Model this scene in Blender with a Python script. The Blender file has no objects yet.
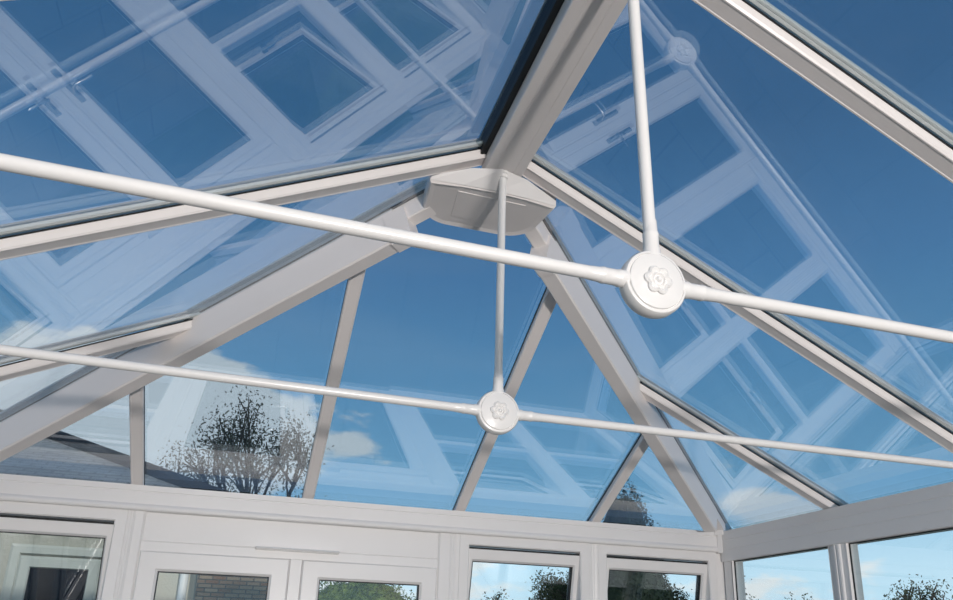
import bpy, math, random
from mathutils import Vector, Matrix, noise as mnoise
random.seed(11)
C = bpy.context.scene.collection
ZE = 2.15                      # height of the eaves above the floor; geometry below is written from the eaves line
PI = math.pi
V = Vector

# ------------------------------------------------------------------ materials
def new_mat(name):
    m = bpy.data.materials.new(name); m.use_nodes = True
    nt = m.node_tree; nt.nodes.clear()
    out = nt.nodes.new('ShaderNodeOutputMaterial')
    return m, nt, out

def N(nt, t, **kw):
    n = nt.nodes.new(t)
    for k, v in kw.items():
        if k in n.inputs: n.inputs[k].default_value = v
        else: setattr(n, k, v)
    return n

def solid(name, col, rough=.5, spec=.5, var=.04, scale=6., bump=0., bscale=80., metal=0.):
    m, nt, out = new_mat(name)
    p = N(nt, 'ShaderNodeBsdfPrincipled'); p.inputs['Roughness'].default_value = rough
    p.inputs['Specular IOR Level'].default_value = spec; p.inputs['Metallic'].default_value = metal
    tc = N(nt, 'ShaderNodeTexCoord')
    nz = N(nt, 'ShaderNodeTexNoise'); nz.inputs['Scale'].default_value = scale; nz.inputs['Detail'].default_value = 3
    nt.links.new(tc.outputs['Object'], nz.inputs['Vector'])
    r = N(nt, 'ShaderNodeValToRGB')
    r.color_ramp.elements[0].position = .3; r.color_ramp.elements[1].position = .7
    r.color_ramp.elements[0].color = (*[c*(1-var) for c in col], 1)
    r.color_ramp.elements[1].color = (*[min(1, c*(1+var)) for c in col], 1)
    nt.links.new(nz.outputs['Fac'], r.inputs['Fac']); nt.links.new(r.outputs['Color'], p.inputs['Base Color'])
    if bump:
        n2 = N(nt, 'ShaderNodeTexNoise'); n2.inputs['Scale'].default_value = bscale
        nt.links.new(tc.outputs['Object'], n2.inputs['Vector'])
        b = N(nt, 'ShaderNodeBump'); b.inputs['Strength'].default_value = bump; b.inputs['Distance'].default_value = .01
        nt.links.new(n2.outputs['Fac'], b.inputs['Height']); nt.links.new(b.outputs['Normal'], p.inputs['Normal'])
    nt.links.new(p.outputs['BSDF'], out.inputs['Surface'])
    return m

def glass(name, tint, f0, power=5., rough=0.):
    """Thin coated glass sheet: tinted straight-through transmission plus a Schlick mirror reflection."""
    m, nt, out = new_mat(name)
    g = N(nt, 'ShaderNodeNewGeometry')
    d = N(nt, 'ShaderNodeVectorMath', operation='DOT_PRODUCT')
    nt.links.new(g.outputs['Incoming'], d.inputs[0]); nt.links.new(g.outputs['Normal'], d.inputs[1])
    a = N(nt, 'ShaderNodeMath', operation='ABSOLUTE'); nt.links.new(d.outputs['Value'], a.inputs[0])
    s = N(nt, 'ShaderNodeMath', operation='SUBTRACT'); s.inputs[0].default_value = 1; nt.links.new(a.outputs[0], s.inputs[1])
    pw = N(nt, 'ShaderNodeMath', operation='POWER'); pw.inputs[1].default_value = power; nt.links.new(s.outputs[0], pw.inputs[0])
    ma = N(nt, 'ShaderNodeMath', operation='MULTIPLY_ADD'); ma.inputs[1].default_value = 1-f0; ma.inputs[2].default_value = f0
    ma.use_clamp = True
    nt.links.new(pw.outputs[0], ma.inputs[0])
    t = N(nt, 'ShaderNodeBsdfTransparent'); t.inputs['Color'].default_value = (*tint, 1)
    gl = N(nt, 'ShaderNodeBsdfGlossy'); gl.inputs['Roughness'].default_value = rough
    gl.inputs['Color'].default_value = (1, 1, 1, 1)
    mx = N(nt, 'ShaderNodeMixShader')
    nt.links.new(ma.outputs[0], mx.inputs[0]); nt.links.new(t.outputs[0], mx.inputs[1]); nt.links.new(gl.outputs[0], mx.inputs[2])
    nt.links.new(mx.outputs[0], out.inputs['Surface'])
    return m

def coursed(name, c0, c1, mortar, sx, sy, rough=.8, row=.25, bw=.5, msize=.02, vec='Object', rot=None):
    m, nt, out = new_mat(name)
    p = N(nt, 'ShaderNodeBsdfPrincipled'); p.inputs['Roughness'].default_value = rough
    tc = N(nt, 'ShaderNodeTexCoord'); mp = N(nt, 'ShaderNodeMapping')
    mp.inputs['Scale'].default_value = (sx, sy, 1)
    if rot: mp.inputs['Rotation'].default_value = rot
    nt.links.new(tc.outputs[vec], mp.inputs['Vector'])
    b = N(nt, 'ShaderNodeTexBrick'); b.inputs['Color1'].default_value = (*c0, 1); b.inputs['Color2'].default_value = (*c1, 1)
    b.inputs['Mortar'].default_value = (*mortar, 1); b.inputs['Scale'].default_value = 1
    b.inputs['Mortar Size'].default_value = msize; b.inputs['Row Height'].default_value = row; b.inputs['Brick Width'].default_value = bw
    nt.links.new(mp.outputs['Vector'], b.inputs['Vector'])
    nz = N(nt, 'ShaderNodeTexNoise'); nz.inputs['Scale'].default_value = 3; nz.inputs['Detail'].default_value = 6
    nt.links.new(tc.outputs[vec], nz.inputs['Vector'])
    mx = N(nt, 'ShaderNodeMixRGB', blend_type='MULTIPLY'); mx.inputs['Fac'].default_value = .55
    nt.links.new(b.outputs['Color'], mx.inputs['Color1']); nt.links.new(nz.outputs['Fac'], mx.inputs['Color2'])
    nt.links.new(mx.outputs['Color'], p.inputs['Base Color'])
    bp = N(nt, 'ShaderNodeBump'); bp.inputs['Strength'].default_value = .5; bp.inputs['Distance'].default_value = .02; bp.invert = True
    nt.links.new(b.outputs['Fac'], bp.inputs['Height']); nt.links.new(bp.outputs['Normal'], p.inputs['Normal'])
    nt.links.new(p.outputs['BSDF'], out.inputs['Surface'])
    return m

def foliage_mat(name, c0, c1):
    m, nt, out = new_mat(name)
    p = N(nt, 'ShaderNodeBsdfPrincipled'); p.inputs['Roughness'].default_value = .6
    p.inputs['Specular IOR Level'].default_value = .2
    tc = N(nt, 'ShaderNodeTexCoord'); nz = N(nt, 'ShaderNodeTexNoise'); nz.inputs['Scale'].default_value = 5; nz.inputs['Detail'].default_value = 4
    nt.links.new(tc.outputs['Object'], nz.inputs['Vector'])
    r = N(nt, 'ShaderNodeValToRGB'); r.color_ramp.elements[0].position = .35; r.color_ramp.elements[1].position = .65
    r.color_ramp.elements[0].color = (*c0, 1); r.color_ramp.elements[1].color = (*c1, 1)
    nt.links.new(nz.outputs['Fac'], r.inputs['Fac']); nt.links.new(r.outputs['Color'], p.inputs['Base Color'])
    nt.links.new(p.outputs['BSDF'], out.inputs['Surface'])
    return m

M = {}
M['upvc'] = solid('white_upvc', (.80, .785, .775), .32, .5, .015, 3)
M['bar'] = solid('white_roof_bar', (.83, .79, .77), .34, .5, .015, 3)
M['paint'] = solid('white_gloss_paint', (.85, .84, .825), .25, .5, .012, 8)
def translucent(name, col):
    m, nt, out = new_mat(name)
    d = N(nt, 'ShaderNodeBsdfDiffuse'); d.inputs['Color'].default_value = (*col, 1)
    t = N(nt, 'ShaderNodeBsdfTranslucent'); t.inputs['Color'].default_value = (*col, 1)
    tc = N(nt, 'ShaderNodeTexCoord'); nz = N(nt, 'ShaderNodeTexNoise'); nz.inputs['Scale'].default_value = 4
    nt.links.new(tc.outputs['Object'], nz.inputs['Vector'])
    mr = N(nt, 'ShaderNodeMapRange'); mr.inputs['To Min'].default_value = .5; mr.inputs['To Max'].default_value = .6
    nt.links.new(nz.outputs['Fac'], mr.inputs['Value'])
    mx = N(nt, 'ShaderNodeMixShader'); nt.links.new(mr.outputs[0], mx.inputs[0])
    nt.links.new(d.outputs[0], mx.inputs[1]); nt.links.new(t.outputs[0], mx.inputs[2]); nt.links.new(mx.outputs[0], out.inputs['Surface'])
    return m
M['cap'] = translucent('translucent_white_capping', (.85, .87, .85))
M['spacer'] = solid('pale_spacer_bar', (.78, .80, .76), .4, .4, .03, 6)
M['gasket'] = solid('black_rubber_gasket', (.012, .014, .016), .5, .3)
M['steel'] = solid('handle_metal', (.75, .74, .72), .18, .5, .02, 8, metal=1.)
M['roofglass'] = glass('coated_roof_glass', (.83, .90, .94), .225)
M['glass'] = glass('clear_window_glass', (.93, .96, .96), .05)
M['darkglass'] = solid('dark_door_glass', (.012, .014, .02), .05, .5)
M['floor'] = coursed('floor_tiles', (.10, .095, .09), (.12, .115, .11), (.06, .06, .06), 1, 1, .45, .6, .6, .006)
M['plaster'] = solid('plaster', (.42, .40, .38), .9, .2, .03, 2, .15, 60)
M['render'] = solid('cream_render', (.50, .47, .40), .9, .2, .06, 1.5, .4, 50)
M['greywall'] = solid('veiled_grey_render', (.36, .36, .32), .9, .2, .08, 1.5, .4, 50)  # grey put in for the sash reflection veiling this wall
M['shadedwhite'] = solid('shaded_white_door', (.42, .44, .41), .5, .3, .05, 4)  # white greyed to carry shade and the veiling reflection of the sash
M['stone'] = coursed('dark_stone_walling', (.22, .09, .035), (.36, .25, .16), (.06, .04, .03), 1, 1, .9, .034, .11, .005, 'Object', (PI/2, 0, 0))
M['slate'] = coursed('grey_slate', (.54, .49, .44), (.66, .60, .54), (.36, .32, .28), 1, 1, .6, .09, .22, .012)
M['ridgetile'] = solid('dark_ridge_tile', (.03, .03, .034), .8, .2, .3, 5, .5, 20)
M['bark'] = solid('bark', (.035, .028, .022), .9, .1, .3, 10)
M['leaf_dark'] = foliage_mat('dark_leaves', (.012, .02, .012), (.04, .055, .028))
M['leaf_mid'] = foliage_mat('mid_leaves', (.022, .036, .012), (.07, .095, .03))
M['leaf_hedge'] = foliage_mat('hedge_leaves', (.035, .07, .012), (.17, .23, .05))
M['conifer'] = foliage_mat('conifer_leaves', (.010, .018, .012), (.03, .045, .026))
M['grass'] = foliage_mat('lawn_grass', (.03, .06, .015), (.06, .10, .03))
M['paving'] = coursed('patio_paving', (.22, .20, .17), (.28, .26, .22), (.12, .11, .1), 1, 1, .85, .45, .6, .008)

# ------------------------------------------------------------------ mesh helpers
class MB:
    def __init__(s): s.v = []; s.f = []; s.sm = []
    def face(s, idx, smooth=False): s.f.append(idx); s.sm.append(smooth)
    def box(s, x0, x1, y0, y1, z0, z1):
        b = len(s.v)
        s.v += [V((x, y, z)) for z in (z0, z1) for y in (y0, y1) for x in (x0, x1)]
        for q in ((0,2,3,1), (4,5,7,6), (0,1,5,4), (2,6,7,3), (0,4,6,2), (1,3,7,5)): s.face([b+i for i in q])
        return s
    def cham(s, x0, x1, y0, y1, z0, z1, c=.004):
        """box with chamfered edges (rings stacked along y)"""
        rings = []
        for y, i in ((y0, c), (y0+c, 0), (y1-c, 0), (y1, c)):
            rings.append([V((x0+i, y, z0+i)), V((x1-i, y, z0+i)), V((x1-i, y, z1-i)), V((x0+i, y, z1-i))])
        s.rings(rings, caps=True); return s
    def rings(s, rs, caps=True, closed=False, smooth=False):
        b = len(s.v); n = len(rs[0])
        for r in rs: s.v += [V(p) for p in r]
        m = len(rs)
        for k in range(m if closed else m-1):
            for i in range(n):
                s.face([b+k*n+i, b+k*n+(i+1) % n, b+((k+1) % m)*n+(i+1) % n, b+((k+1) % m)*n+i], smooth)
        if caps and not closed:
            s.face([b+i for i in reversed(range(n))]); s.face([b+(m-1)*n+i for i in range(n)])
        return s
    def sweep(s, A, B, prof, up, cutA=None, cutB=None):
        """profile [(across, up)] swept from A to B; ends optionally cut by a plane (point, normal)"""
        A = V(A); B = V(B); d = (B-A).normalized(); up = V(up); up = (up-d*up.dot(d)).normalized(); ac = d.cross(up)
        ra = [A+ac*u+up*w for u, w in prof]; rb = [B+ac*u+up*w for u, w in prof]
        def cut(r, c):
            if not c: return r
            P, n = V(c[0]), V(c[1])
            return [p+d*((P-p).dot(n)/d.dot(n)) for p in r]
        return s.rings([cut(ra, cutA), cut(rb, cutB)])
    def tube(s, pts, rad, n=14, caps=True, smooth=True):
        pts = [V(p) for p in pts]
        if not isinstance(rad, (list, tuple)): rad = [rad]*len(pts)
        d0 = (pts[-1]-pts[0]).normalized()
        ref = V((0, 0, 1)) if abs(d0.z) < .8 else V((0, 1, 0))
        rs = []
        for i, p in enumerate(pts):
            d = (pts[min(i+1, len(pts)-1)]-pts[max(i-1, 0)]).normalized()
            a = d.cross(ref).normalized(); b = a.cross(d)
            rs.append([p+(a*math.cos(t)+b*math.sin(t))*rad[i] for t in [2*PI*k/n for k in range(n)]])
        return s.rings(rs, caps, smooth=smooth)
    def lathe(s, c, axis, prof, n=48, smooth=True):
        """prof [(radius, along axis)]"""
        c = V(c); d = V(axis).normalized(); ref = V((0, 0, 1)) if abs(d.z) < .8 else V((1, 0, 0))
        a = d.cross(ref).normalized(); b = a.cross(d)
        return s.rings([[c+d*h+(a*math.cos(t)+b*math.sin(t))*r for t in [2*PI*k/n for k in range(n)]] for r, h in prof], True, smooth=smooth)
    def frame(s, x0, x1, z0, z1, prof, ts=1.):
        """mitred rectangular frame; prof [(inset, depth y)] as a closed loop"""
        rs = [[V((x0+i, y, z0+i)), V((x1-i, y, z0+i)), V((x1-i, y, z1-i*ts)), V((x0+i, y, z1-i*ts))] for i, y in prof]
        return s.rings(rs, closed=True)
    def build(s, name, mat, parent=None, local=False, sharp=35):
        me = bpy.data.meshes.new(name)
        off = V((0, 0, 0))
        if not local:
            off = V((0, 0, ZE))
            if parent is not None:
                q = parent
                while q is not None: off = off-q.location; q = q.parent
        me.from_pydata([tuple(p+off) for p in s.v], [], s.f)
        me.polygons.foreach_set('use_smooth', s.sm)
        import bmesh
        bm = bmesh.new(); bm.from_mesh(me); bmesh.ops.recalc_face_normals(bm, faces=bm.faces)
        for e in bm.edges:
            if len(e.link_faces) == 2 and e.calc_face_angle(0) > math.radians(sharp): e.smooth = False
        bm.to_mesh(me); bm.free()
        me.materials.append(mat)
        o = bpy.data.objects.new(name, me); C.objects.link(o)
        if parent is not None: o.parent = parent
        elif not local: # put the origin of a top-level mesh at its middle
            vs = [v.co for v in me.vertices]
            mid = sum(vs, V())/len(vs); mid.z = min(v.z for v in vs)
            for v in me.vertices: v.co -= mid
            o.location = mid
        return o

def tag(o, label=None, cat=None, group=None, kind=None):
    if label: o['label'] = label
    if cat: o['category'] = cat
    if group: o['group'] = group
    if kind: o['kind'] = kind
    return o

def empty(name, loc, rz=0, label=None, cat=None, group=None, kind=None):
    o = bpy.data.objects.new(name, None); C.objects.link(o); o.empty_display_size = .1
    o.location = (loc[0], loc[1], loc[2]+ZE); o.rotation_euler = (0, 0, rz)
    return tag(o, label, cat, group, kind)

# ------------------------------------------------------------------ roof geometry (soffit planes)
W = 2.0; KS = .4634; KH = .5448; Z0 = .011; GT = .045      # side slope, hip slope, soffit height at eaves, soffit to glass (vertical)
YR = -1.701                                             # ridge end
sideS = lambda x: Z0+(W-abs(x))*KS                      # soffit height on the side slopes
hipS = lambda y: Z0-y*KH
nR = V((KS, 0, 1)).normalized(); nL = V((-KS, 0, 1)).normalized(); nH = V((0, KH, 1)).normalized()
YJ, YK, YN = -.876, -1.766, -2.680                      # jack rafter, ridge-end rafter, next rafter
HB = .8023                                              # hip-end bar spacing
YB = -5.45                                              # house wall

bar_prof = [(-.029, .005), (-.025, 0), (-.021, 0), (-.019, .0015), (.019, .0015), (.021, 0), (.025, 0), (.029, .005), (.029, .012), (.025, .014), (.025, .034), (-.025, .034), (-.025, .014), (-.029, .012)]
gask_prof = [(-.028, .034), (.028, .034), (.028, .0385), (-.028, .0385)]
cap_prof = [(-.026, .064), (.026, .064), (.022, .078), (-.022, .078)]

def hip_plane(sx):   # vertical plane through the hip line, normal towards the side slope
    d = V((sx*W, -YR, 0)).normalized(); n = V((sx*-d.y*-1, 0, 0))
    return (V((sx*W, 0, 0)), V((d.y, -d.x, 0)))

hip_cap_prof = [(-.012, .064), (.012, .064), (.010, .074), (-.010, .074)]
def roof_bar(A, B, up, label, cutA=None, cutB=None, side=True):
    """glazing bar whose soffit centre line runs from A (top) to B (eaves)"""
    mid = (V(A)+V(B))/2
    t = empty('glazing_bar', (B[0], B[1], B[2]), 0, label, 'roof bar', 'white roof glazing bars')
    MB().sweep(A, B, bar_prof, up, cutA, cutB).build('soffit_bar', M['bar'], t)
    MB().sweep(A, B, gask_prof, up, cutA, cutB).build('gasket', M['gasket'], t)
    if side:
        mb = MB()
        for sg in (-1, 1):
            for u0, u1 in ((.030, .040), (.042, .050)):
                mb.sweep(A, B, [(sg*u0, .0415), (sg*u1, .0415), (sg*u1, .0500), (sg*u0, .0500)], up, cutA, cutB)
        mb.build('glazing_spacer', M['spacer'], t)
    MB().sweep(A, B, cap_prof if side else hip_cap_prof, up, cutA, cutB).build('outer_capping', M['cap'], t)
    return t

side_name = {-1: 'left', 1: 'right'}
def hip_point_y(y):  # x on the hip at a given y
    return W*(y/YR)
def side_bar(sx, y, label, jack=False):
    n = nR if sx > 0 else nL
    xt = hip_point_y(y)*.999 if jack else .05
    A = V((sx*xt, y, sideS(xt))); xb = W+.1; B = V((sx*xb, y, sideS(xb)))
    cut = hip_plane(sx) if jack else None
    return roof_bar(A, B, n, label, cutA=cut)

side_bar(1, YN, 'right roof bar at the near tie bar, upper right in the photo')
side_bar(1, YK, 'long right roof bar running down from the ridge end')
side_bar(1, YJ, 'short right roof bar running from the hip to the eaves', True)
side_bar(-1, YN, 'left roof bar above the near tie bar, just out of the photo')
side_bar(-1, YK, 'long left roof bar running down from the ridge end')
side_bar(-1, YJ, 'short left roof bar meeting the hip, lower left of the photo', True)
for k, y in enumerate((-3.64, -4.55)):
    for sx in (-1, 1):
        side_bar(sx, y, f"{side_name[sx]} roof bar behind the photographer, {'first' if k == 0 else 'second'} before the house wall")
# hip end bars
hip_lab = {-1.5: 'short left bar of the hipped end under the left hip', -.5: 'tall left bar of the hipped end',
           .5: 'tall right bar of the hipped end behind the far boss', 1.5: 'short right bar of the hipped end under the right hip'}
for k in (-1.5, -.5, .5, 1.5):
    x = k*HB; yt = YR*(1-abs(x)/W)
    A = V((x, yt, hipS(yt))); B = V((x, .1, hipS(.1)))
    hp = hip_plane(1 if x > 0 else -1)
    roof_bar(A, B, nH, hip_lab[k], cutA=hp, side=False)

# hips: square hollow section with a plain soffit
HT = .03
def hip_at(sx, t, dz=0):   # t 0 at ridge end, 1 at the corner (soffit)
    return V((sx*W*t, YR*(1-t), sideS(W*t)+dz))
for sx in (-1, 1):
    t = empty('hip_rafter', (sx*W, 0, 0), 0, f'thick {side_name[sx]} hip rafter from ridge end down to the {side_name[sx]} far corner', 'hip rafter', 'hip rafters')
    HD = -.107
    B = hip_at(sx, 1.0, HD)
    cb = (V((sx*W, 0, 0)), V((sx*.7, .7, 0)))
    w = .036
    MB().sweep(hip_at(sx, .135, HD), hip_at(sx, .925, HD), [(-w, .006), (-w+.006, 0), (w-.006, 0), (w, .006), (w, .138), (-w, .138)], (0, 0, 1)).build('soffit_box', M['bar'], t)
    MB().sweep(hip_at(sx, .90, HD), B, [(-w+.001, .088), (w-.001, .088), (w-.001, .137), (-w+.001, .137)], (0, 0, 1), cutB=cb).build('hip_foot', M['bar'], t)
    MB().sweep(hip_at(sx, .075, HD), hip_at(sx, .16, HD), [(-.030, .072), (-.026, .068), (.026, .068), (.030, .072), (.030, .136), (-.030, .136)], (0, 0, 1)).build('hip_core', M['bar'], t)
    MB().sweep(hip_at(sx, .02, HD), B, [(-w-.003, .138), (w+.003, .138), (w+.003, .143), (-w-.003, .143)], (0, 0, 1), cutB=cb).build('gasket', M['gasket'], t)
    MB().sweep(hip_at(sx, .02, HD), hip_at(sx, 1.05, HD), [(-.036, .175), (.036, .175), (.026, .195), (-.026, .195)], (0, 0, 1)).build('outer_capping', M['cap'], t)
    # end cap where the deep box starts below the ridge-end block
    w2 = .040
    MB().sweep(hip_at(sx, .118, HD), hip_at(sx, .150, HD), [(-w2, .004), (-w2+.010, -.006), (w2-.010, -.006), (w2, .004), (w2, .120), (-w2, .120)], (0, 0, 1)).build('end_sleeve', M['bar'], t)

# ridge beam
rt = empty('ridge_beam', (0, YR, .87), 0, 'broad white ridge beam running overhead towards the far end block', 'ridge beam')
ZR = .867
RX = lambda y: -.02*min(1.2, -1.72-y) if y < -1.72 else 0
yA, yB_ = YR-.04, YB+.02
rp = lambda y: V((RX(y), y, ZR))
def ridge_sweep(prof): return MB().rings([[rp(y)+V((u, 0, w)) for u, w in prof] for y in (yA, -2.92, yB_)])
ridge_sweep([(.066, 0), (.034, 0), (.031, .002), (-.031, .002), (-.034, 0), (-.066, 0), (-.068, .004), (-.068, .05), (.068, .05), (.068, .004)]).build('soffit_cover', M['bar'], rt)
for sx in (-1, 1):
    ridge_sweep([(sx*.062, .048), (sx*.088, .048), (sx*.088, .112), (sx*.062, .112)]).build('gasket', M['gasket'], rt)  # black strips stand in for the shadow gap between ridge and glass
ridge_sweep([(-.09, .125), (.09, .125), (.03, .18), (-.03, .18)]).build('outer_capping', M['upvc'], rt)

# ridge-end block: shallow tray with rounded far corners
eb = empty('ridge_end_block', (0, -1.6, .815), 0, 'white moulded block under the ridge end where both hips meet', 'ridge end block')
CX = -.012
def tray_outline(ins=0, z=0):
    h = .233
    pts = [(-h+ins, -1.722+ins), (-.12, -1.737+ins), (0, -1.742+ins), (.12, -1.735+ins), (h-ins, -1.718+ins)]
    def arc(cx, cy, r, a0, a1, n=9): return [(cx+r*math.cos(a0+(a1-a0)*k/n), cy+r*math.sin(a0+(a1-a0)*k/n)) for k in range(n+1)]
    pts += arc(.105, -1.580, .115-ins, -.05, PI/2)
    pts += arc(-.105, -1.580, .115-ins, PI/2, PI+.05)
    return [V((x+CX, y, z)) for x, y in pts]
MB().rings([tray_outline(.024, .8165), tray_outline(.006, .812), tray_outline(0, .820), tray_outline(0, .87), tray_outline(.03, .91)], True).build('block_body', M['bar'], eb)
MB().rings([[V((x+CX, y, z)) for x, y in ((-.13+i, -1.70+i), (.13-i, -1.695+i), (.11-i, -1.53-i), (-.11+i, -1.53-i))] for z, i in ((.8145, .004), (.822, 0))]).build('raised_panel', M['bar'], eb)
up_lo = [(-.231, -1.724, .820), (-.12, -1.739, .815), (0, -1.744, .815), (.12, -1.737, .815), (.231, -1.720, .820)]
up_hi = [(-.229, -1.732, .834), (-.10, -1.778, .862), (0, -1.80, .868), (.10, -1.778, .862), (.229, -1.728, .834)]
MB().rings([[V(p)+V((CX, 0, 0)) for p in up_lo]+[V((p[0]+CX, -1.68, p[2]+.01)) for p in reversed(up_lo)], [V(p)+V((CX, 0, 0)) for p in up_hi]+[V((p[0]+CX, -1.68, p[2]+.01)) for p in reversed(up_hi)]]).build('upstand', M['upvc'], eb)

# ------------------------------------------------------------------ glass panels (double sheet units)
GZ = .040
def glass_panel(poly, n, label):
    n = V(n); mb = MB()
    for h in (0, .022):
        b = len(mb.v); mb.v += [V(p)+n*h for p in poly]; mb.face(list(range(b, b+len(poly))))
    o = mb.build('roof_glass', M['roofglass'])
    return tag(o, label, 'glass panel', 'tinted roof glass panels', 'thing')
sideG = lambda x: sideS(x)+GZ*math.sqrt(1+KS*KS)
hipG = lambda y: hipS(y)+GZ*math.sqrt(1+KH*KH)
e = .0; XO = W+.16; YO = .16
def SP(sx, x, y): return V((sx*x, y, sideG(x)))
def HP(x, y): return V((x, y, hipG(y)))
for sx, n in ((1, nR), (-1, nL)):
    s = side_name[sx]; hx = hip_point_y
    glass_panel([SP(sx, XO, YJ), SP(sx, hx(YJ), YJ), SP(sx, W, 0), SP(sx, XO, 0)], n, f'triangular roof glass in the {s} far corner of the {s} slope')
    glass_panel([SP(sx, XO, YK), SP(sx, .05, YK), SP(sx, .05, YR), SP(sx, hx(YJ), YJ), SP(sx, XO, YJ)], n, f'roof glass between the long and the short {s} bar, beside the {s} hip')
    glass_panel([SP(sx, XO, YN), SP(sx, .05, YN), SP(sx, .05, YK), SP(sx, XO, YK)], n, f'large {s} roof glass beside the ridge, between the two tie bars')
    for a, b, w in ((-3.64, YN, f'{s} roof glass on the camera side of the near tie bar'), (-4.55, -3.64, f'{s} roof glass behind the photographer, middle bay'), (YB, -4.55, f'{s} roof glass against the house wall')):
        glass_panel([SP(sx, XO, max(a, YB+.04)), SP(sx, .05, max(a, YB+.04)), SP(sx, .05, b), SP(sx, XO, b)], n, w)
yy = lambda x: YR*(1-abs(x)/W)
b5, b15 = .5*HB, 1.5*HB
glass_panel([HP(-b5, YO), HP(b5, YO), HP(b5, yy(b5)), HP(0, YR), HP(-b5, yy(b5))], nH, 'central roof glass of the hipped end, below the ridge-end block')
for sx in (-1, 1):
    s = side_name[sx]
    glass_panel([HP(sx*b5, YO), HP(sx*b15, YO), HP(sx*b15, yy(b15)), HP(sx*b5, yy(b5))], nH, f'sloping-topped {s} roof glass of the hipped end, between tall and short bars')
    glass_panel([HP(sx*b15, YO), HP(sx*W, YO), HP(sx*W, 0), HP(sx*b15, yy(b15))], nH, f'small triangular roof glass at the {s} foot of the hipped end')

# ------------------------------------------------------------------ tie bars
def petal_rosette(mb, c, r):
    cx, cy, cz = c; n = 60
    def ring(f, y): return [V((cx+math.cos(t)*f(t), y, cz+math.sin(t)*f(t))) for t in [2*PI*k/n for k in range(n)]]
    pet = lambda t: r*(.78+.22*abs(math.cos(3*t+.3)))
    mb.rings([ring(pet, cy+.001), ring(pet, cy-.005), ring(lambda t: pet(t)*.84, cy-.0085), ring(lambda t: pet(t)*.6, cy-.0035),
              ring(lambda t: r*.40, cy-.0075), ring(lambda t: r*.32, cy-.003), ring(lambda t: r*.24, cy-.004), ring(lambda t: r*.12, cy-.010), ring(lambda t: r*.02, cy-.011)], True, smooth=True)
def tie_bar(y, zT, label):
    r = .0135
    t = empty('tie_bar', (0, y, zT), 0, label, 'tie bar', 'white tie bars')
    for sx in (-1, 1):
        dx = (zT+.011)
        MB().tube([(sx*.06, y, zT), (sx*2.02, y, zT+.011)], r, 20).build('tie_rod', M['paint'], t)
        MB().lathe((sx*.055, y, zT), (sx, 0, .005), [(.0168, 0), (.0178, .016), (.0178, .022), (.0162, .026), (.0158, .05), (.0168, .053), (.0165, .058), (.0150, .062), (.0137, .086)], 24).build('collar', M['paint'], t)
        MB().lathe((sx*2.0, y, zT+.011), (-sx, 0, 0), [(.03, -.02), (.03, .012), (.024, .016), (.018, .03), (.0137, .032)], 24).build('end_socket', M['paint'], t)
    MB().tube([(0, y, zT+.06), (RX(y), y, ZR+.002)], r*.96, 20).build('king_rod', M['paint'], t)
    MB().lathe((0, y, zT+.055), (0, 0, 1), [(.0175, 0), (.0182, .018), (.0165, .024), (.0158, .05), (.0166, .053), (.0163, .058), (.0146, .062), (.0131, .088)], 24).build('collar', M['paint'], t)
    MB().lathe((RX(y), y, ZR+.002), (0, 0, -1), [(.024, 0), (.024, .006), (.018, .010), (.018, .02), (.0131, .022)], 24).build('top_collar', M['paint'], t)
    b = MB().lathe((0, y, zT), (0, -1, 0), [(.058, -.022), (.066, -.019), (.069, -.012), (.069, .008), (.066, .014), (.0615, .0155), (.0605, .0125), (.0595, .0125), (.0585, .017), (.056, .0185), (.002, .0185)], 64).build('boss', M['paint'], t)
    mb = MB(); petal_rosette(mb, (0, y-.0185, zT), .031); mb.build('rosette', M['paint'], b)
    return t
tie_bar(-2.7224, .006, 'near white tie bar with larger round boss, hung from the ridge')
tie_bar(-1.7717, .006, 'far white tie bar with smaller round boss, hung beside the ridge-end block')

# ------------------------------------------------------------------ eaves trims
def eaves_profile():
    # (depth towards outside y, z)
    return [(0, 0), (0, -.026), (.003, -.028), (.003, -.032), (0, -.034), (0, -.088), (-.004, -.092), (-.009, -.098), (-.011, -.106), (-.009, -.114), (-.004, -.119), (.012, -.121), (.026, -.124), (.03, -.14), (.09, -.14), (.09, -.03)]
def beam(name, xa, xb, mat, prof, parent=None, cut=(0, 0)):
    mb = MB()
    mb.rings([[V((xa+cut[0]*y, y, z)) for y, z in prof], [V((xb-cut[1]*y, y, z)) for y, z in prof]])
    return mb
o = beam('', -W, W, None, eaves_profile(), cut=(-1, -1)).build('trim_1', M['upvc']); tag(o, 'white moulded eaves beam across the far wall', kind='structure')
prof2 = [(0, 0), (0, -.05), (.002, -.052), (.002, -.056), (0, -.058), (0, -.104), (.002, -.106), (.002, -.110), (0, -.112), (0, -.170), (.004, -.175), (.09, -.175), (.09, -.03)]
LS = -YB
for nm, sx, lab in (('trim_2', 1, 'right'), ('trim_3', -1, 'left')):
    par = empty(nm, (sx*W, 0, 0), -PI/2 if sx > 0 else PI/2, f'flat white eaves beam along the {lab} wall', None, None, 'structure')
    if sx > 0: mb = beam('', 0, LS, None, prof2, cut=(-1, 0))
    else: mb = beam('', -LS, 0, None, prof2, cut=(0, -1))
    for v in mb.v: v.z = v.z
    mb.build('fascia', M['upvc'], par, local=True)
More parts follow.
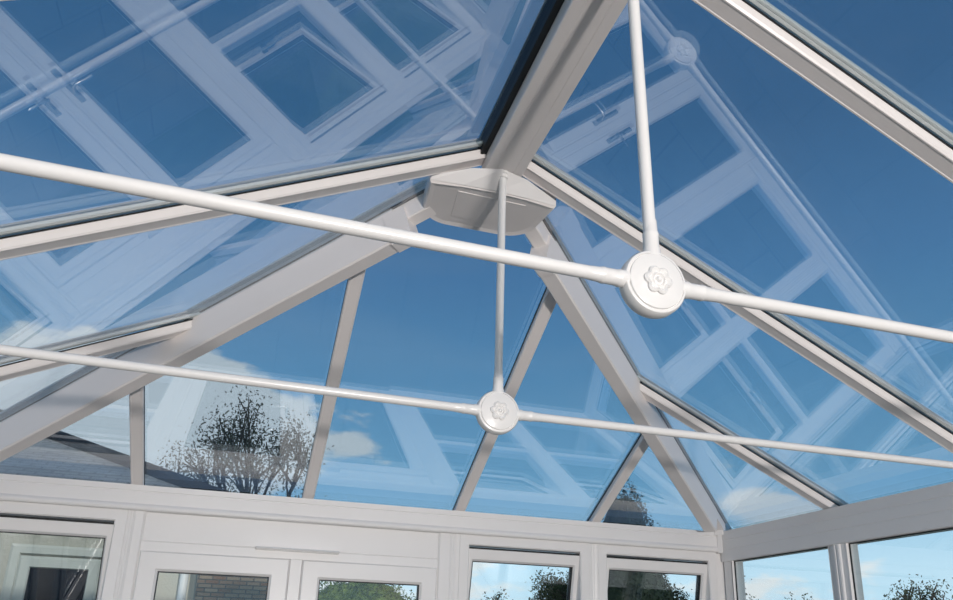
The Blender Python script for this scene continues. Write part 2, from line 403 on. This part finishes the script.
# corner cover blocks where hips land on the eaves
for sx in (-1, 1):
    t = empty('corner_bracket', (sx*W, 0, -.06), 0, f'small white moulded cover at the {side_name[sx]} far corner under the hip foot', 'bracket')
    d = V((sx, 1, 0)).normalized(); c = V((sx*(W-.006), -.006, 0))
    MB().sweep(c+V((0, 0, -.125)), c+V((0, 0, -.004)), [(-.016, 0), (-.012, .012), (.012, .012), (.016, 0), (.016, -.012), (-.016, -.012)], -d).build('cover', M['upvc'], t)
    MB().sweep(c+V((0, 0, -.02))-d*.004, c+V((0, 0, .03))-d*.004, [(-.03, .008), (-.022, .018), (.022, .018), (.03, .008), (.03, -.02), (-.03, -.02)], -d).build('foot_collar', M['upvc'], t)

# ------------------------------------------------------------------ far wall
FZ = -ZE
def strip_post(x0, x1, z0, z1, y0=.012, y1=.08):
    """post with a shallow V joint down its middle"""
    m = (x0+x1)/2; c = .006
    pr = [(x0, y0+.012), (x0+.012, y0), (m-c-.012, y0), (m-c, y0+.004), (m, y0+.002), (m+c, y0+.004), (m+c+.012, y0), (x1-.012, y0), (x1, y0+.012), (x1, y1), (x0, y1)]
    return MB().rings([[V((x, y, z0)) for x, y in pr], [V((x, y, z1)) for x, y in pr]])
ZS = -1.98     # sill
wf = empty('wall_far', (0, 0, FZ), 0, None, None, None, 'structure')
MB().cham(-W, -1.29, .0, .12, FZ, ZS, .004).build('dwarf_wall_panel', M['upvc'], wf)
MB().cham(.30, W, .0, .12, FZ, ZS, .004).build('dwarf_wall_panel', M['upvc'], wf)
for x0, x1 in ((-1.268, -1.139), (.287, .451), (1.107, 1.256)):
    strip_post(x0, x1, FZ if x0 < 1 else ZS, -.121).build('post', M['upvc'], wf)
for sx in (-1, 1):
    x0, x1 = sorted((sx*1.956, sx*2.06)); 
    MB().cham(x0, x1, .012, .1, FZ, -.121, .006).build('corner_post', M['upvc'], wf)

frame_prof = [(0, .014), (.010, .012), (.010, .006), (.042, .006), (.052, .016), (.054, .07), (0, .07)]
sash_prof = [(0, .0), (.003, -.004), (.030, -.004), (.034, .003), (.037, .008), (.038, .055), (0, .055)]
def top_hung(name, x0, x1, deg, label):
    """outer frame, black gasket-and-shadow strip, and a sash hung from its top edge and pushed outwards"""
    zt = -.121; zb = ZS
    w = empty(name, (x0, 0, zb), 0, label, None, None, 'structure')
    fp = [(0, .012), (.004, .008), (.050, .008), (.056, .014), (.056, .075), (0, .075)]
    ins = .056
    MB().frame(x0-ins+.012, x1+ins-.012, zb-.02, zt+.002, [(i*.98, y) for i, y in fp]).build('outer_frame', M['upvc'], w)
    hz = zt-.064
    hx0, hx1 = x0+.004, x1-.004
    MB().box(x0, x1, .024, .05, hz-.011, hz+.004).build('seal_shadow', M['gasket'], w)  # one black strip for the gasket and the shadow in the gap
    s = bpy.data.objects.new('sash', None); C.objects.link(s); s.parent = w
    s.location = V((0, .024, hz-.006-zb)); s.rotation_euler = (math.radians(deg), 0, 0)
    ztr = -.93
    MB().cham(x0+.001, x1-.001, .006, .07, ztr-.058, ztr, .006).build('transom', M['upvc'], w)
    lm_ = MB()
    for y in (.034, .052):
        k = len(lm_.v); lm_.v += [V((x0, y, zb+.036)), V((x1, y, zb+.036)), V((x1, y, ztr-.058)), V((x0, y, ztr-.058))]; lm_.face([k, k+1, k+2, k+3])
    lm_.build('fixed_pane', M['glass'], w)
    hgt = hz-.006-ztr-.012
    MB().frame(hx0-x0, hx1-x0, -hgt, 0, sash_prof, 1.75).build('sash_frame', M['upvc'], s, local=True)
    mb = MB(); b = hx1-x0-.036; a = hx0-x0+.036
    for y in (.018, .040):
        k = len(mb.v); mb.v += [V((a, y, -hgt+.036)), V((b, y, -hgt+.036)), V((b, y, -.063)), V((a, y, -.063))]; mb.face([k, k+1, k+2, k+3])
    mb.build('window_pane', M['glass'], s, local=True)
    MB().frame(hx0-x0+.0375, hx1-x0-.0375, -hgt+.0375, -.066, [(0, .010), (.004, .010), (.004, .044), (0, .044)]).build('glazing_bead', M['gasket'], s, local=True)
    hm = MB(); xm = (hx1-hx0)/2; hm.cham(xm-.02, xm+.02, -.016, -.004, -hgt+.006, -hgt+.03, .003); hm.cham(xm-.008, xm+.09, -.034, -.018, -hgt+.009, -hgt+.027, .004); hm.box(xm-.006, xm+.006, -.02, -.012, -hgt+.011, -hgt+.025)
    hm.build('handle', M['steel'], s, local=True)
    return w
top_hung('window_1', -1.928, -1.262, 14, 'left far-wall window, ajar, showing a grey wall and white framed door outside')
top_hung('window_2', .447, 1.111, 13, 'middle far-wall window right of the doors, ajar, with clouds and leaves beyond')
top_hung('window_3', 1.252, 1.928, 13, 'far-wall window in the right corner, ajar, with dark trees beyond')

# French doors with a flat panel above
dr = empty('door_1', (-.42, 0, FZ), 0, 'pair of white French doors in the far wall under a blank panel', None, None, 'structure')
MB().cham(-1.142, .290, .020, .08, -.257, -.121, .003).build('head_panel', M['upvc'], dr)
MB().frame(-1.158, .305, FZ-.05, -.254, [(0, .024), (.006, .020), (.046, .020), (.052, .026), (.052, .08), (0, .08)]).build('door_frame', M['upvc'], dr)
tv = MB(); tv.rings([[V((x, .02, -.249-s)), V((x, .02, -.266+s)), V((x, -.008, -.266+s)), V((x, -.016, -.258)), V((x, -.006, -.251-s))] for x, s in ((-.628, .002), (-.62, 0), (-.232, 0), (-.224, .002))])
tv.build('trickle_vent', M['paint'], dr)
def door_leaf(x0, x1, hinge, name):
    zt = -.303; zb = FZ+.03
    l = MB()
    l.frame(x0, x1, zb, zt, [(0, .014), (.006, .008), (.078, .008), (.088, .018), (.092, .022), (.092, .06), (0, .06)])
    o = l.build(name, M['upvc'], dr)
    zm1 = zb+.088
    mb = MB()
    for y in (.024, .046):
        k = len(mb.v); a, b = x0+.088, x1-.088
        mb.v += [V((a, y, zm1)), V((b, y, zm1)), V((b, y, zt-.088)), V((a, y, zt-.088))]; mb.face([k, k+1, k+2, k+3])
    mb.build('door_pane', M['glass'], o)
    MB().frame(x0+.0885, x1-.0885, zm1-.002, zt-.0885, [(0, .019), (.004, .019), (.004, .05), (0, .05)]).build('glazing_bead', M['gasket'], o)
    xh = (x1-.045) if hinge < 0 else (x0+.045)
    h = MB(); h.cham(xh-.017, xh+.017, -.002, .008, -1.30, -1.06, .003); h.tube([(xh, -.0, -1.13), (xh, -.048, -1.13), (xh+hinge*.02, -.052, -1.13), (xh+hinge*.115, -.05, -1.13)], .009, 10)
    h.build('handle', M['steel'], o)
door_leaf(-1.141, -.459, -1, 'door_leaf')
MB().rings([[V((x, y, z)) for x, y in ((-.459, .02), (-.454, .012), (-.401, .012), (-.396, .02), (-.396, .06), (-.459, .06))] for z in (FZ+.03, -.303)]).build('meeting_stile', M['upvc'], dr)
door_leaf(-.396, .288, 1, 'door_leaf')

# ------------------------------------------------------------------ side walls: fixed lights between mullions
MUL = [-.917, -1.817, -2.717, -3.617, -4.517]
wn = [3]
for sx, nm in ((1, 'wall_right'), (-1, 'wall_left')):
    rz = -PI/2 if sx > 0 else PI/2
    wl = empty(nm, (sx*W, 0, FZ), rz, None, None, None, 'structure')
    def loc(y): return -y if sx > 0 else y     # world y to local x
    def lbox(ya, yb): a, b = loc(ya), loc(yb); return min(a, b), max(a, b)
    a, b = lbox(YB, .0)
    MB().cham(a, b, 0, .12, 0, ZE+ZS, .004).build('dwarf_wall_panel', M['upvc'], wl, local=True)
    ed = [-.022]+[m for m in MUL]+[YB-.03]
    for m in MUL:
        x0, x1 = lbox(m-.060, m+.060); c = (x0+x1)/2
        pr = [(x0, .03), (x0+.008, .014), (x0+.035, .012), (c-.026, .012), (c-.022, .006), (c-.016, .003), (c-.006, .003), (c-.003, .008), (c+.003, .008), (c+.006, .003), (c+.016, .003), (c+.022, .006), (c+.026, .012), (x1-.035, .012), (x1-.008, .014), (x1, .03), (x1, .08), (x0, .08)]
        MB().rings([[V((x, y, z)) for x, y in pr] for z in (ZE+ZS, ZE-.170)]).build('mullion', M['upvc'], wl, local=True)
    x0, x1 = lbox(-.085, 0)
    MB().cham(x0, x1, .012, .09, ZE+ZS, ZE-.170, .006).build('corner_post', M['upvc'], wl, local=True)
    for k in range(len(ed)-1):
        wn[0] += 1
        ya = ed[k]-.052; yb = ed[k+1]+.052
        pos = ['first from the far corner', 'second from the far corner', 'third from the far corner', 'fourth from the far corner', 'fifth from the far corner', 'nearest the house wall'][k]
        w = empty(f'window_{wn[0]}', (sx*W, (ya+yb)/2, ZS), rz, f'fixed window in the {side_name[sx]} wall, {pos}', None, None, 'structure')
        hw = abs(ya-yb)/2; h = -.175-ZS
        MB().frame(-hw, hw, 0, h+.012, [(0, .012), (.008, .012), (.012, .022), (.012, .048), (0, .048)]).build('window_frame', M['upvc'], w, local=True)
        MB().frame(-hw+.0122, hw-.0122, .0122, h-.0002, [(0, .024), (.004, .022), (.004, .030), (0, .030)]).build('glazing_bead', M['gasket'], w, local=True)
        mb = MB()
        for y in (.030, .046):
            q = len(mb.v); mb.v += [V((-hw+.012, y, .012)), V((hw-.012, y, .012)), V((hw-.012, y, h)), V((-hw+.012, y, h))]; mb.face([q, q+1, q+2, q+3])
        mb.build('window_pane', M['glass'], w, local=True)

# floor, unseen house wall made tall to block sun, opening added for the lamp
fl = MB().box(-W-.12, W+.12, -9.2, .12, FZ-.12, FZ).build('floor', M['floor']); tag(fl, kind='structure')
wb = empty('wall_back', (0, YB, FZ), 0, None, None, None, 'structure')
MB().box(-6, -1.62, YB-.25, YB, FZ, 5.2).build('wall_pier', M['plaster'], wb)
MB().box(1.62, 6, YB-.25, YB, FZ, 5.2).build('wall_pier', M['plaster'], wb)
MB().box(-1.62, 1.62, YB-.25, YB, .80, 5.2).build('wall_lintel', M['plaster'], wb)
cl = MB().box(-3.5, 3.5, -9.2, YB-.25, .85, .95).build('ceiling', M['plaster']); tag(cl, kind='structure')

# ------------------------------------------------------------------ outside
gz = FZ-.14
g = MB().box(-60, 60, .13, 120, gz-.3, gz-.02).build('lawn', M['grass']); tag(g, kind='structure')
g = MB().box(-9, 9, .125, 2.9, gz-.1, gz).build('patio', M['paving']); tag(g, kind='structure')
for s, x0, x1 in ((1, 2.13, 60), (-1, -60, -2.13)):
    g = MB().box(x0, x1, -5, .12, gz-.3, gz-.02).build('lawn', M['grass']); tag(g, kind='structure')

# neighbouring wing on the left with a hipped slate roof
hs = empty('neighbouring_house', (-4, 4.5, gz), 0, 'low rendered house wing with hipped slate roof outside on the left', 'house')
WY = 3.25
MB().box(-10, -1.0, WY, 7.0, gz, .36).build('rendered_wall', M['greywall'], hs)
MB().box(-1.58, -.995, WY-.012, WY+.02, gz, .36).build('cream_wall_strip', M['render'], hs)
mb = MB()
cx0, cy0, cz0 = -.69, 3.0, .403; P = .444; T = 2.9
A = V((cx0, cy0, cz0)); Bp = V((cx0-T, cy0+T, cz0+P*T)); Cl = V((-11, cy0+T, cz0+P*T)); D = V((-11, cy0, cz0))
E2 = V((cx0, cy0+2*T, cz0)); F2 = V((-11, cy0+2*T, cz0))
mb.v += [A, Bp, Cl, D, E2, F2]; mb.face([3, 0, 1, 2]); mb.face([0, 4, 1]); mb.face([2, 1, 4, 5])
rf = mb.build('slate_roof', M['slate'], hs)
MB().tube([A+V((.02, -.02, .0)), Bp+V((0, 0, .03))], .075, 8).build('hip_tiles', M['ridgetile'], hs)
MB().tube([Bp+V((0, 0, .03)), Cl+V((0, 0, .03))], .075, 8).build('ridge_tiles', M['ridgetile'], hs)
MB().box(-11, cx0-.02, cy0-.03, cy0+.03, cz0-.12, cz0-.01).build('gutter', M['upvc'], hs)
MB().box(-11, cx0-.03, cy0, WY+.05, cz0-.10, cz0-.06).build('eaves_soffit', M['upvc'], hs)
MB().tube([(-1.10, WY-.05, gz), (-1.10, WY-.05, .35)], .036, 12).build('downpipe', M['upvc'], hs)
hd = MB().frame(-2.44, -1.68, gz+.05, .005, [(0, WY), (0, WY-.03), (.02, WY-.04), (.07, WY-.04), (.08, WY-.02), (.08, WY)]).build('house_door', M['shadedwhite'], hs)
MB().frame(-2.365, -1.755, gz+.1, -.085, [(0, WY), (0, WY-.03), (.02, WY-.045), (.085, WY-.045), (.095, WY-.025), (.095, WY)]).build('door_leaf_frame', M['shadedwhite'], hd)
MB().box(-2.275, -1.845, WY-.03, WY-.01, gz+.2, -.175).build('door_pane', M['darkglass'], hd)

# garden wall of dark stone
gw = empty('garden_wall', (-.7, 3.1, gz), 0, 'dark coursed stone garden wall seen through the left French door', 'garden wall')
MB().box(-.985, -.33, 3.0, 3.2, gz, .05).build('stonework', M['stone'], gw)
MB().box(-.99, -.30, 2.97, 3.23, .05, .10).build('coping', M['stone'], gw)

# ------------------------------------------------------------------ planting
def leaves(mb, pts, size, n_each, spread, rng):
    for p in pts:
        for _ in range(n_each):
            c = V(p)+V((rng.gauss(0, spread), rng.gauss(0, spread), rng.gauss(0, spread)))
            a = V((rng.uniform(-1, 1), rng.uniform(-1, 1), rng.uniform(-1, 1))).normalized()
            b = a.cross(V((rng.uniform(-1, 1), rng.uniform(-1, 1), rng.uniform(-1, 1)))).normalized()
            s = size*rng.uniform(.6, 1.3)
            k = len(mb.v)
            mb.v += [c-a*s, c+b*s*.45-a*s*.1, c+a*s, c-b*s*.45-a*s*.1]; mb.face([k, k+1, k+2, k+3])

def grow(mb, tips, p, d, length, r, level, rng, droop=.0, kids=3, spread=.6):
    q = p+d*length*.5+V((rng.gauss(0, .04), rng.gauss(0, .04), 0))*length
    e_ = p+d*length
    mb.tube([p, q, e_], [r, r*.85, r*.65], 5 if level < 2 else 6, smooth=True)
    if level == 0:
        tips += [q, e_]; return
    for k in range(kids):
        nd = (d+V((rng.gauss(0, spread), rng.gauss(0, spread), rng.gauss(.12, spread*.5)))).normalized()
        grow(mb, tips, p+d*length*rng.uniform(.55, 1.0), nd, length*rng.uniform(.6, .8), r*.6, level-1, rng, droop, kids, spread)
    tips.append(e_)

def tree(name, base, trunk_h, limb, levels, leafsize, n_each, lspread, leafmat, label, cat, seed, kids=3, spread=.6, r=.09, group='trees beyond the conservatory', top=None, half=None, rise=1.):
    rng = random.Random(seed)
    t = empty(name, base, 0, label, cat, group)
    tips = []; mb = MB(); b = V(base)
    tp = b+V((0, 0, trunk_h))
    mb.tube([b, (b+tp)/2, tp], [r*1.3, r*1.1, r], 8)
    for k in range(kids+1):
        ang = 2*PI*k/(kids+1)+rng.uniform(-.4, .4)
        d = V((math.cos(ang)*.6, math.sin(ang)*.6, rise)).normalized()
        grow(mb, tips, tp-V((0, 0, rng.uniform(0, .3))), d, limb, r*.7, levels, rng, kids=kids, spread=spread)
    # fit the crown to its height and half width
    zm = max(p.z for p in tips); xm = max(abs(p.x-b.x) for p in tips)
    fz = (top-lspread-tp.z)/(zm-tp.z) if top else 1; fx = half/xm if half else 1
    def fit(p):
        q = V(p)
        if q.z > tp.z: q.z = tp.z+(q.z-tp.z)*fz
        q.x = b.x+(q.x-b.x)*fx; q.y = b.y+(q.y-b.y)*fx
        return q
    mb.v = [fit(p) for p in mb.v]; tips = [fit(p) for p in tips]
    mb.build('trunk', M['bark'], t)
    lm = MB(); leaves(lm, tips, leafsize, n_each, lspread, rng); lm.build('foliage', leafmat, t)
    return t

def bush(name, base, rx, ry, h, n, size, mat, label, cat, seed, group=None, stems=True):
    """dense crown: leaf cards over a lumpy ellipsoid"""
    rng = random.Random(seed)
    t = empty(name, base, 0, label, cat, group)
    b = V(base); lm = MB(); core = MB()
    rs = []
    for i in range(9):
        f = i/8; a = f*PI; ring = []
        for k in range(16):
            th = 2*PI*k/16
            u = V((math.sin(a)*math.cos(th), math.sin(a)*math.sin(th), -math.cos(a)))
            s = .80+.22*mnoise.noise(u*2.3+V((seed, 0, 0)))
            ring.append(b+V((u.x*rx*s, u.y*ry*s, h*.5+u.z*h*.5*s)))
        rs.append(ring)
    core.rings(rs, True, smooth=True)
    for _ in range(n):
        u = V((rng.gauss(0, 1), rng.gauss(0, 1), rng.gauss(0, 1))).normalized()
        s = .84+.26*mnoise.noise(u*2.3+V((seed, 0, 0)))+rng.gauss(0, .05)
        c = b+V((u.x*rx*s, u.y*ry*s, h*.5+u.z*h*.5*s))
        leaves(lm, [c], size, 1, 0, rng)
    core.build('inner_mass', mat, t); lm.build('foliage', mat, t)
    if stems: MB().tube([b+V((0, 0, -.05)), b+V((0, 0, h*.3))], .08, 8).build('trunk', M['bark'], t)
    return t

# sparse trees behind the left of the hipped end
tree('garden_tree', (-.45, 10, gz), 2.6, 1.1, 3, .030, 24, .16, M['leaf_dark'], 'dense dark-leaved garden tree seen through the left of the hipped end', 'tree', 5, kids=3, spread=.55, top=3.55, half=1.3)
tree('garden_tree', (-1.55, 11.5, gz), 2.6, .9, 2, .030, 18, .16, M['leaf_dark'], 'thin spindly tree left of the dense dark tree, above the slate roof', 'tree', 6, kids=3, spread=.5, r=.05, top=3.0, half=.8)
bush('rounded_tree', (6.75, 10, gz), .86, .8, 4.95, 14000, .032, M['conifer'], 'small dense rounded tree showing above the far eaves on the right', 'tree', 3, 'trees beyond the conservatory')
tree('orchard_tree', (6.1, 12, gz), 1.7, .55, 3, .032, 22, .09, M['leaf_mid'], 'leafy young tree seen through the right side of the middle window', 'tree', 9, kids=3, spread=.6, r=.06, top=1.0, half=.75)
tree('orchard_tree', (4.4, 12, gz), 1.5, .45, 2, .032, 22, .09, M['leaf_mid'], 'low leafy tree seen through the left side of the middle window', 'tree', 14, kids=3, spread=.6, r=.06, top=.50, half=.65)
tree('orchard_tree', (10.0, 10.9, gz), 2.0, .5, 1, .032, 16, .07, M['leaf_mid'], 'thin shrub beside the corner post in the first right window', 'tree', 21, kids=2, spread=.4, r=.03, top=.95, half=.22)
tree('orchard_tree', (10.0, 9.05, gz), 1.9, .45, 1, .032, 16, .06, M['leaf_mid'], 'single slight sapling low in the first right window', 'tree', 24, kids=2, spread=.4, r=.03, top=.46, half=.2)
tree('orchard_tree', (10.0, 6.6, gz), 1.7, .42, 2, .030, 20, .08, M['leaf_mid'], 'leafy bush in the middle of the second right window', 'tree', 31, kids=3, spread=.65, r=.05, top=.60, half=.5)
tree('orchard_tree', (10.0, 5.45, gz), 1.7, .42, 2, .030, 20, .08, M['leaf_mid'], 'leafy bush at the right edge of the photo', 'tree', 37, kids=3, spread=.65, r=.05, top=.55, half=.5)
bush('garden_hedge', (1.75, 12, gz), 2.0, .8, 3.05, 20000, .035, M['leaf_hedge'], 'rounded bright green hedge behind the right French door', 'hedge', 8, stems=False)
bush('dark_thicket', (8.75, 13.6, gz), 2.0, 1.2, 3.75, 22000, .04, M['leaf_dark'], 'dark leafy thicket filling the far-wall window in the right corner', 'tree', 12, 'trees beyond the conservatory')

# ------------------------------------------------------------------ sky
w = bpy.data.worlds.new('sky'); bpy.context.scene.world = w; w.use_nodes = True
nt = w.node_tree; nt.nodes.clear()
out = N(nt, 'ShaderNodeOutputWorld'); bg = N(nt, 'ShaderNodeBackground'); nt.links.new(bg.outputs[0], out.inputs[0])
tc = N(nt, 'ShaderNodeTexCoord'); sep = N(nt, 'ShaderNodeSeparateXYZ'); nt.links.new(tc.outputs['Generated'], sep.inputs[0])
ramp = N(nt, 'ShaderNodeValToRGB'); cr = ramp.color_ramp
stops = [(0, (.58, .78, .90)), (.10, (.46, .70, .87)), (.2, (.21, .50, .76)), (.34, (.125, .36, .63)), (.45, (.09, .27, .53)), (.6, (.052, .175, .37)), (1, (.035, .12, .28))]
cr.elements[0].position = 0; cr.elements[0].color = (*stops[0][1], 1); cr.elements[1].position = 1; cr.elements[1].color = (*stops[-1][1], 1)
stops = [(p_, tuple(c*.9+.1*(.3*c_[0]+.5*c_[1]+.2*c_[2]) for c in c_)) for p_, c_ in stops]
for p_, c_ in stops[1:-1]:
    e_ = cr.elements.new(p_); e_.color = (*c_, 1)
nt.links.new(sep.outputs['Z'], ramp.inputs['Fac'])
def math_(op, a, b=None, clamp=False, c=None):
    n = N(nt, 'ShaderNodeMath', operation=op); n.use_clamp = clamp
    for i, x in enumerate((a, b, c)):
        if x is None: continue
        if isinstance(x, (int, float)): n.inputs[i].default_value = x
        else: nt.links.new(x, n.inputs[i])
    return n.outputs[0]
mp = N(nt, 'ShaderNodeMapping'); mp.inputs['Scale'].default_value = (1, 1, 2.6); nt.links.new(tc.outputs['Generated'], mp.inputs['Vector'])
nz = N(nt, 'ShaderNodeTexNoise'); nz.inputs['Scale'].default_value = 8.5; nz.inputs['Detail'].default_value = 7; nz.inputs['Roughness'].default_value = .55
nt.links.new(mp.outputs[0], nz.inputs['Vector'])
def blob(d, rx, rz):
    d = V(d).normalized(); hx = V((d.y, -d.x, 0)).normalized()
    v1 = N(nt, 'ShaderNodeVectorMath', operation='DOT_PRODUCT'); nt.links.new(tc.outputs['Generated'], v1.inputs[0]); v1.inputs[1].default_value = hx
    v2 = N(nt, 'ShaderNodeVectorMath', operation='DOT_PRODUCT'); nt.links.new(tc.outputs['Generated'], v2.inputs[0]); v2.inputs[1].default_value = d
    a = math_('POWER', math_('DIVIDE', v1.outputs['Value'], rx), 2.)
    b = math_('POWER', math_('DIVIDE', math_('SUBTRACT', sep.outputs['Z'], d.z), rz), 2.)
    f = math_('SUBTRACT', 1., math_('ADD', a, b))
    f = math_('MULTIPLY', math_('MAXIMUM', f, 0.), math_('GREATER_THAN', v2.outputs['Value'], 0.))
    return f
mask = math_('ADD', math_('MULTIPLY', blob((-.14, .96, .238), .33, .108), 1.7), blob((.605, .778, .168), .11, .035))
mask = math_('ADD', mask, blob((-.62, .70, .30), .30, .12))
low = math_('SUBTRACT', 1., math_('DIVIDE', sep.outputs['Z'], .165), True)
mask = math_('ADD', mask, math_('MULTIPLY', low, .88))
dens = math_('ADD', nz.outputs['Fac'], math_('MULTIPLY', mask, .42))
cl_ = N(nt, 'ShaderNodeMapRange', interpolation_type='SMOOTHSTEP'); nt.links.new(dens, cl_.inputs['Value'])
cl_.inputs['From Min'].default_value = .68; cl_.inputs['From Max'].default_value = .82
cl_.inputs['To Max'].default_value = .92
wisp = N(nt, 'ShaderNodeTexNoise'); wisp.inputs['Scale'].default_value = 1.6; wisp.inputs['Detail'].default_value = 4
mp2 = N(nt, 'ShaderNodeMapping'); mp2.inputs['Scale'].default_value = (1, 1.5, 4); mp2.inputs['Rotation'].default_value = (.3, .2, .5)
nt.links.new(tc.outputs['Generated'], mp2.inputs['Vector']); nt.links.new(mp2.outputs[0], wisp.inputs['Vector'])
wf_ = N(nt, 'ShaderNodeMapRange'); nt.links.new(wisp.outputs['Fac'], wf_.inputs['Value']); wf_.inputs['From Min'].default_value = .5; wf_.inputs['From Max'].default_value = .8; wf_.inputs['To Max'].default_value = .12
cm = N(nt, 'ShaderNodeMath', operation='MAXIMUM'); nt.links.new(cl_.outputs[0], cm.inputs[0]); nt.links.new(wf_.outputs[0], cm.inputs[1])
mx = N(nt, 'ShaderNodeMixRGB'); nt.links.new(cm.outputs[0], mx.inputs['Fac']); nt.links.new(ramp.outputs['Color'], mx.inputs['Color1'])
mx.inputs['Color2'].default_value = (.74, .76, .78, 1)
nt.links.new(mx.outputs[0], bg.inputs['Color']); bg.inputs['Strength'].default_value = 1.2

# ------------------------------------------------------------------ lights
def light(name, typ, energy, loc, target, size=None, color=(1, 1, 1)):
    l = bpy.data.lights.new(name, typ); l.energy = energy; l.color = color
    o = bpy.data.objects.new(name, l); C.objects.link(o)
    o.location = (loc[0], loc[1], loc[2]+ZE)
    o.rotation_euler = (V(target)-V(loc)).to_track_quat('-Z', 'Y').to_euler()
    if size: l.shape = 'DISK'; l.size = size
    return o
light('room_lamp', 'AREA', 305, (.1, -8.8, -1.22), (0, -1.5, .1), .32, (1, .93, .885))
sun = light('sun', 'SUN', 2.2, (4, -10, 9), (0, 4, 0), None, (1, .95, .88)); sun.data.angle = .01

# ------------------------------------------------------------------ camera
cam = bpy.data.cameras.new('camera'); co = bpy.data.objects.new('camera', cam); C.objects.link(co)
R = [[0.95084, 0.284437, -0.122467], [-0.308449, 0.905095, -0.292682], [0.027594, 0.316069, 0.948335]]
rt_, fw, up_ = (V((R[0][i], R[1][i], R[2][i])) for i in range(3))
mt = Matrix((rt_, up_, -fw)).transposed().to_4x4()
mt.translation = V((-0.72626, -3.93709, -0.68659+ZE)); co.matrix_world = mt
cam.sensor_width = 36; cam.lens = 767.95*36/953; cam.shift_x = -7.6/953; cam.shift_y = 91.3/953; cam.clip_start = .02; cam.clip_end = 400
sc = bpy.context.scene; sc.camera = co
sc.view_settings.view_transform = 'Standard'; sc.view_settings.look = 'None'
sc.view_settings.exposure = 0; sc.view_settings.gamma = 1
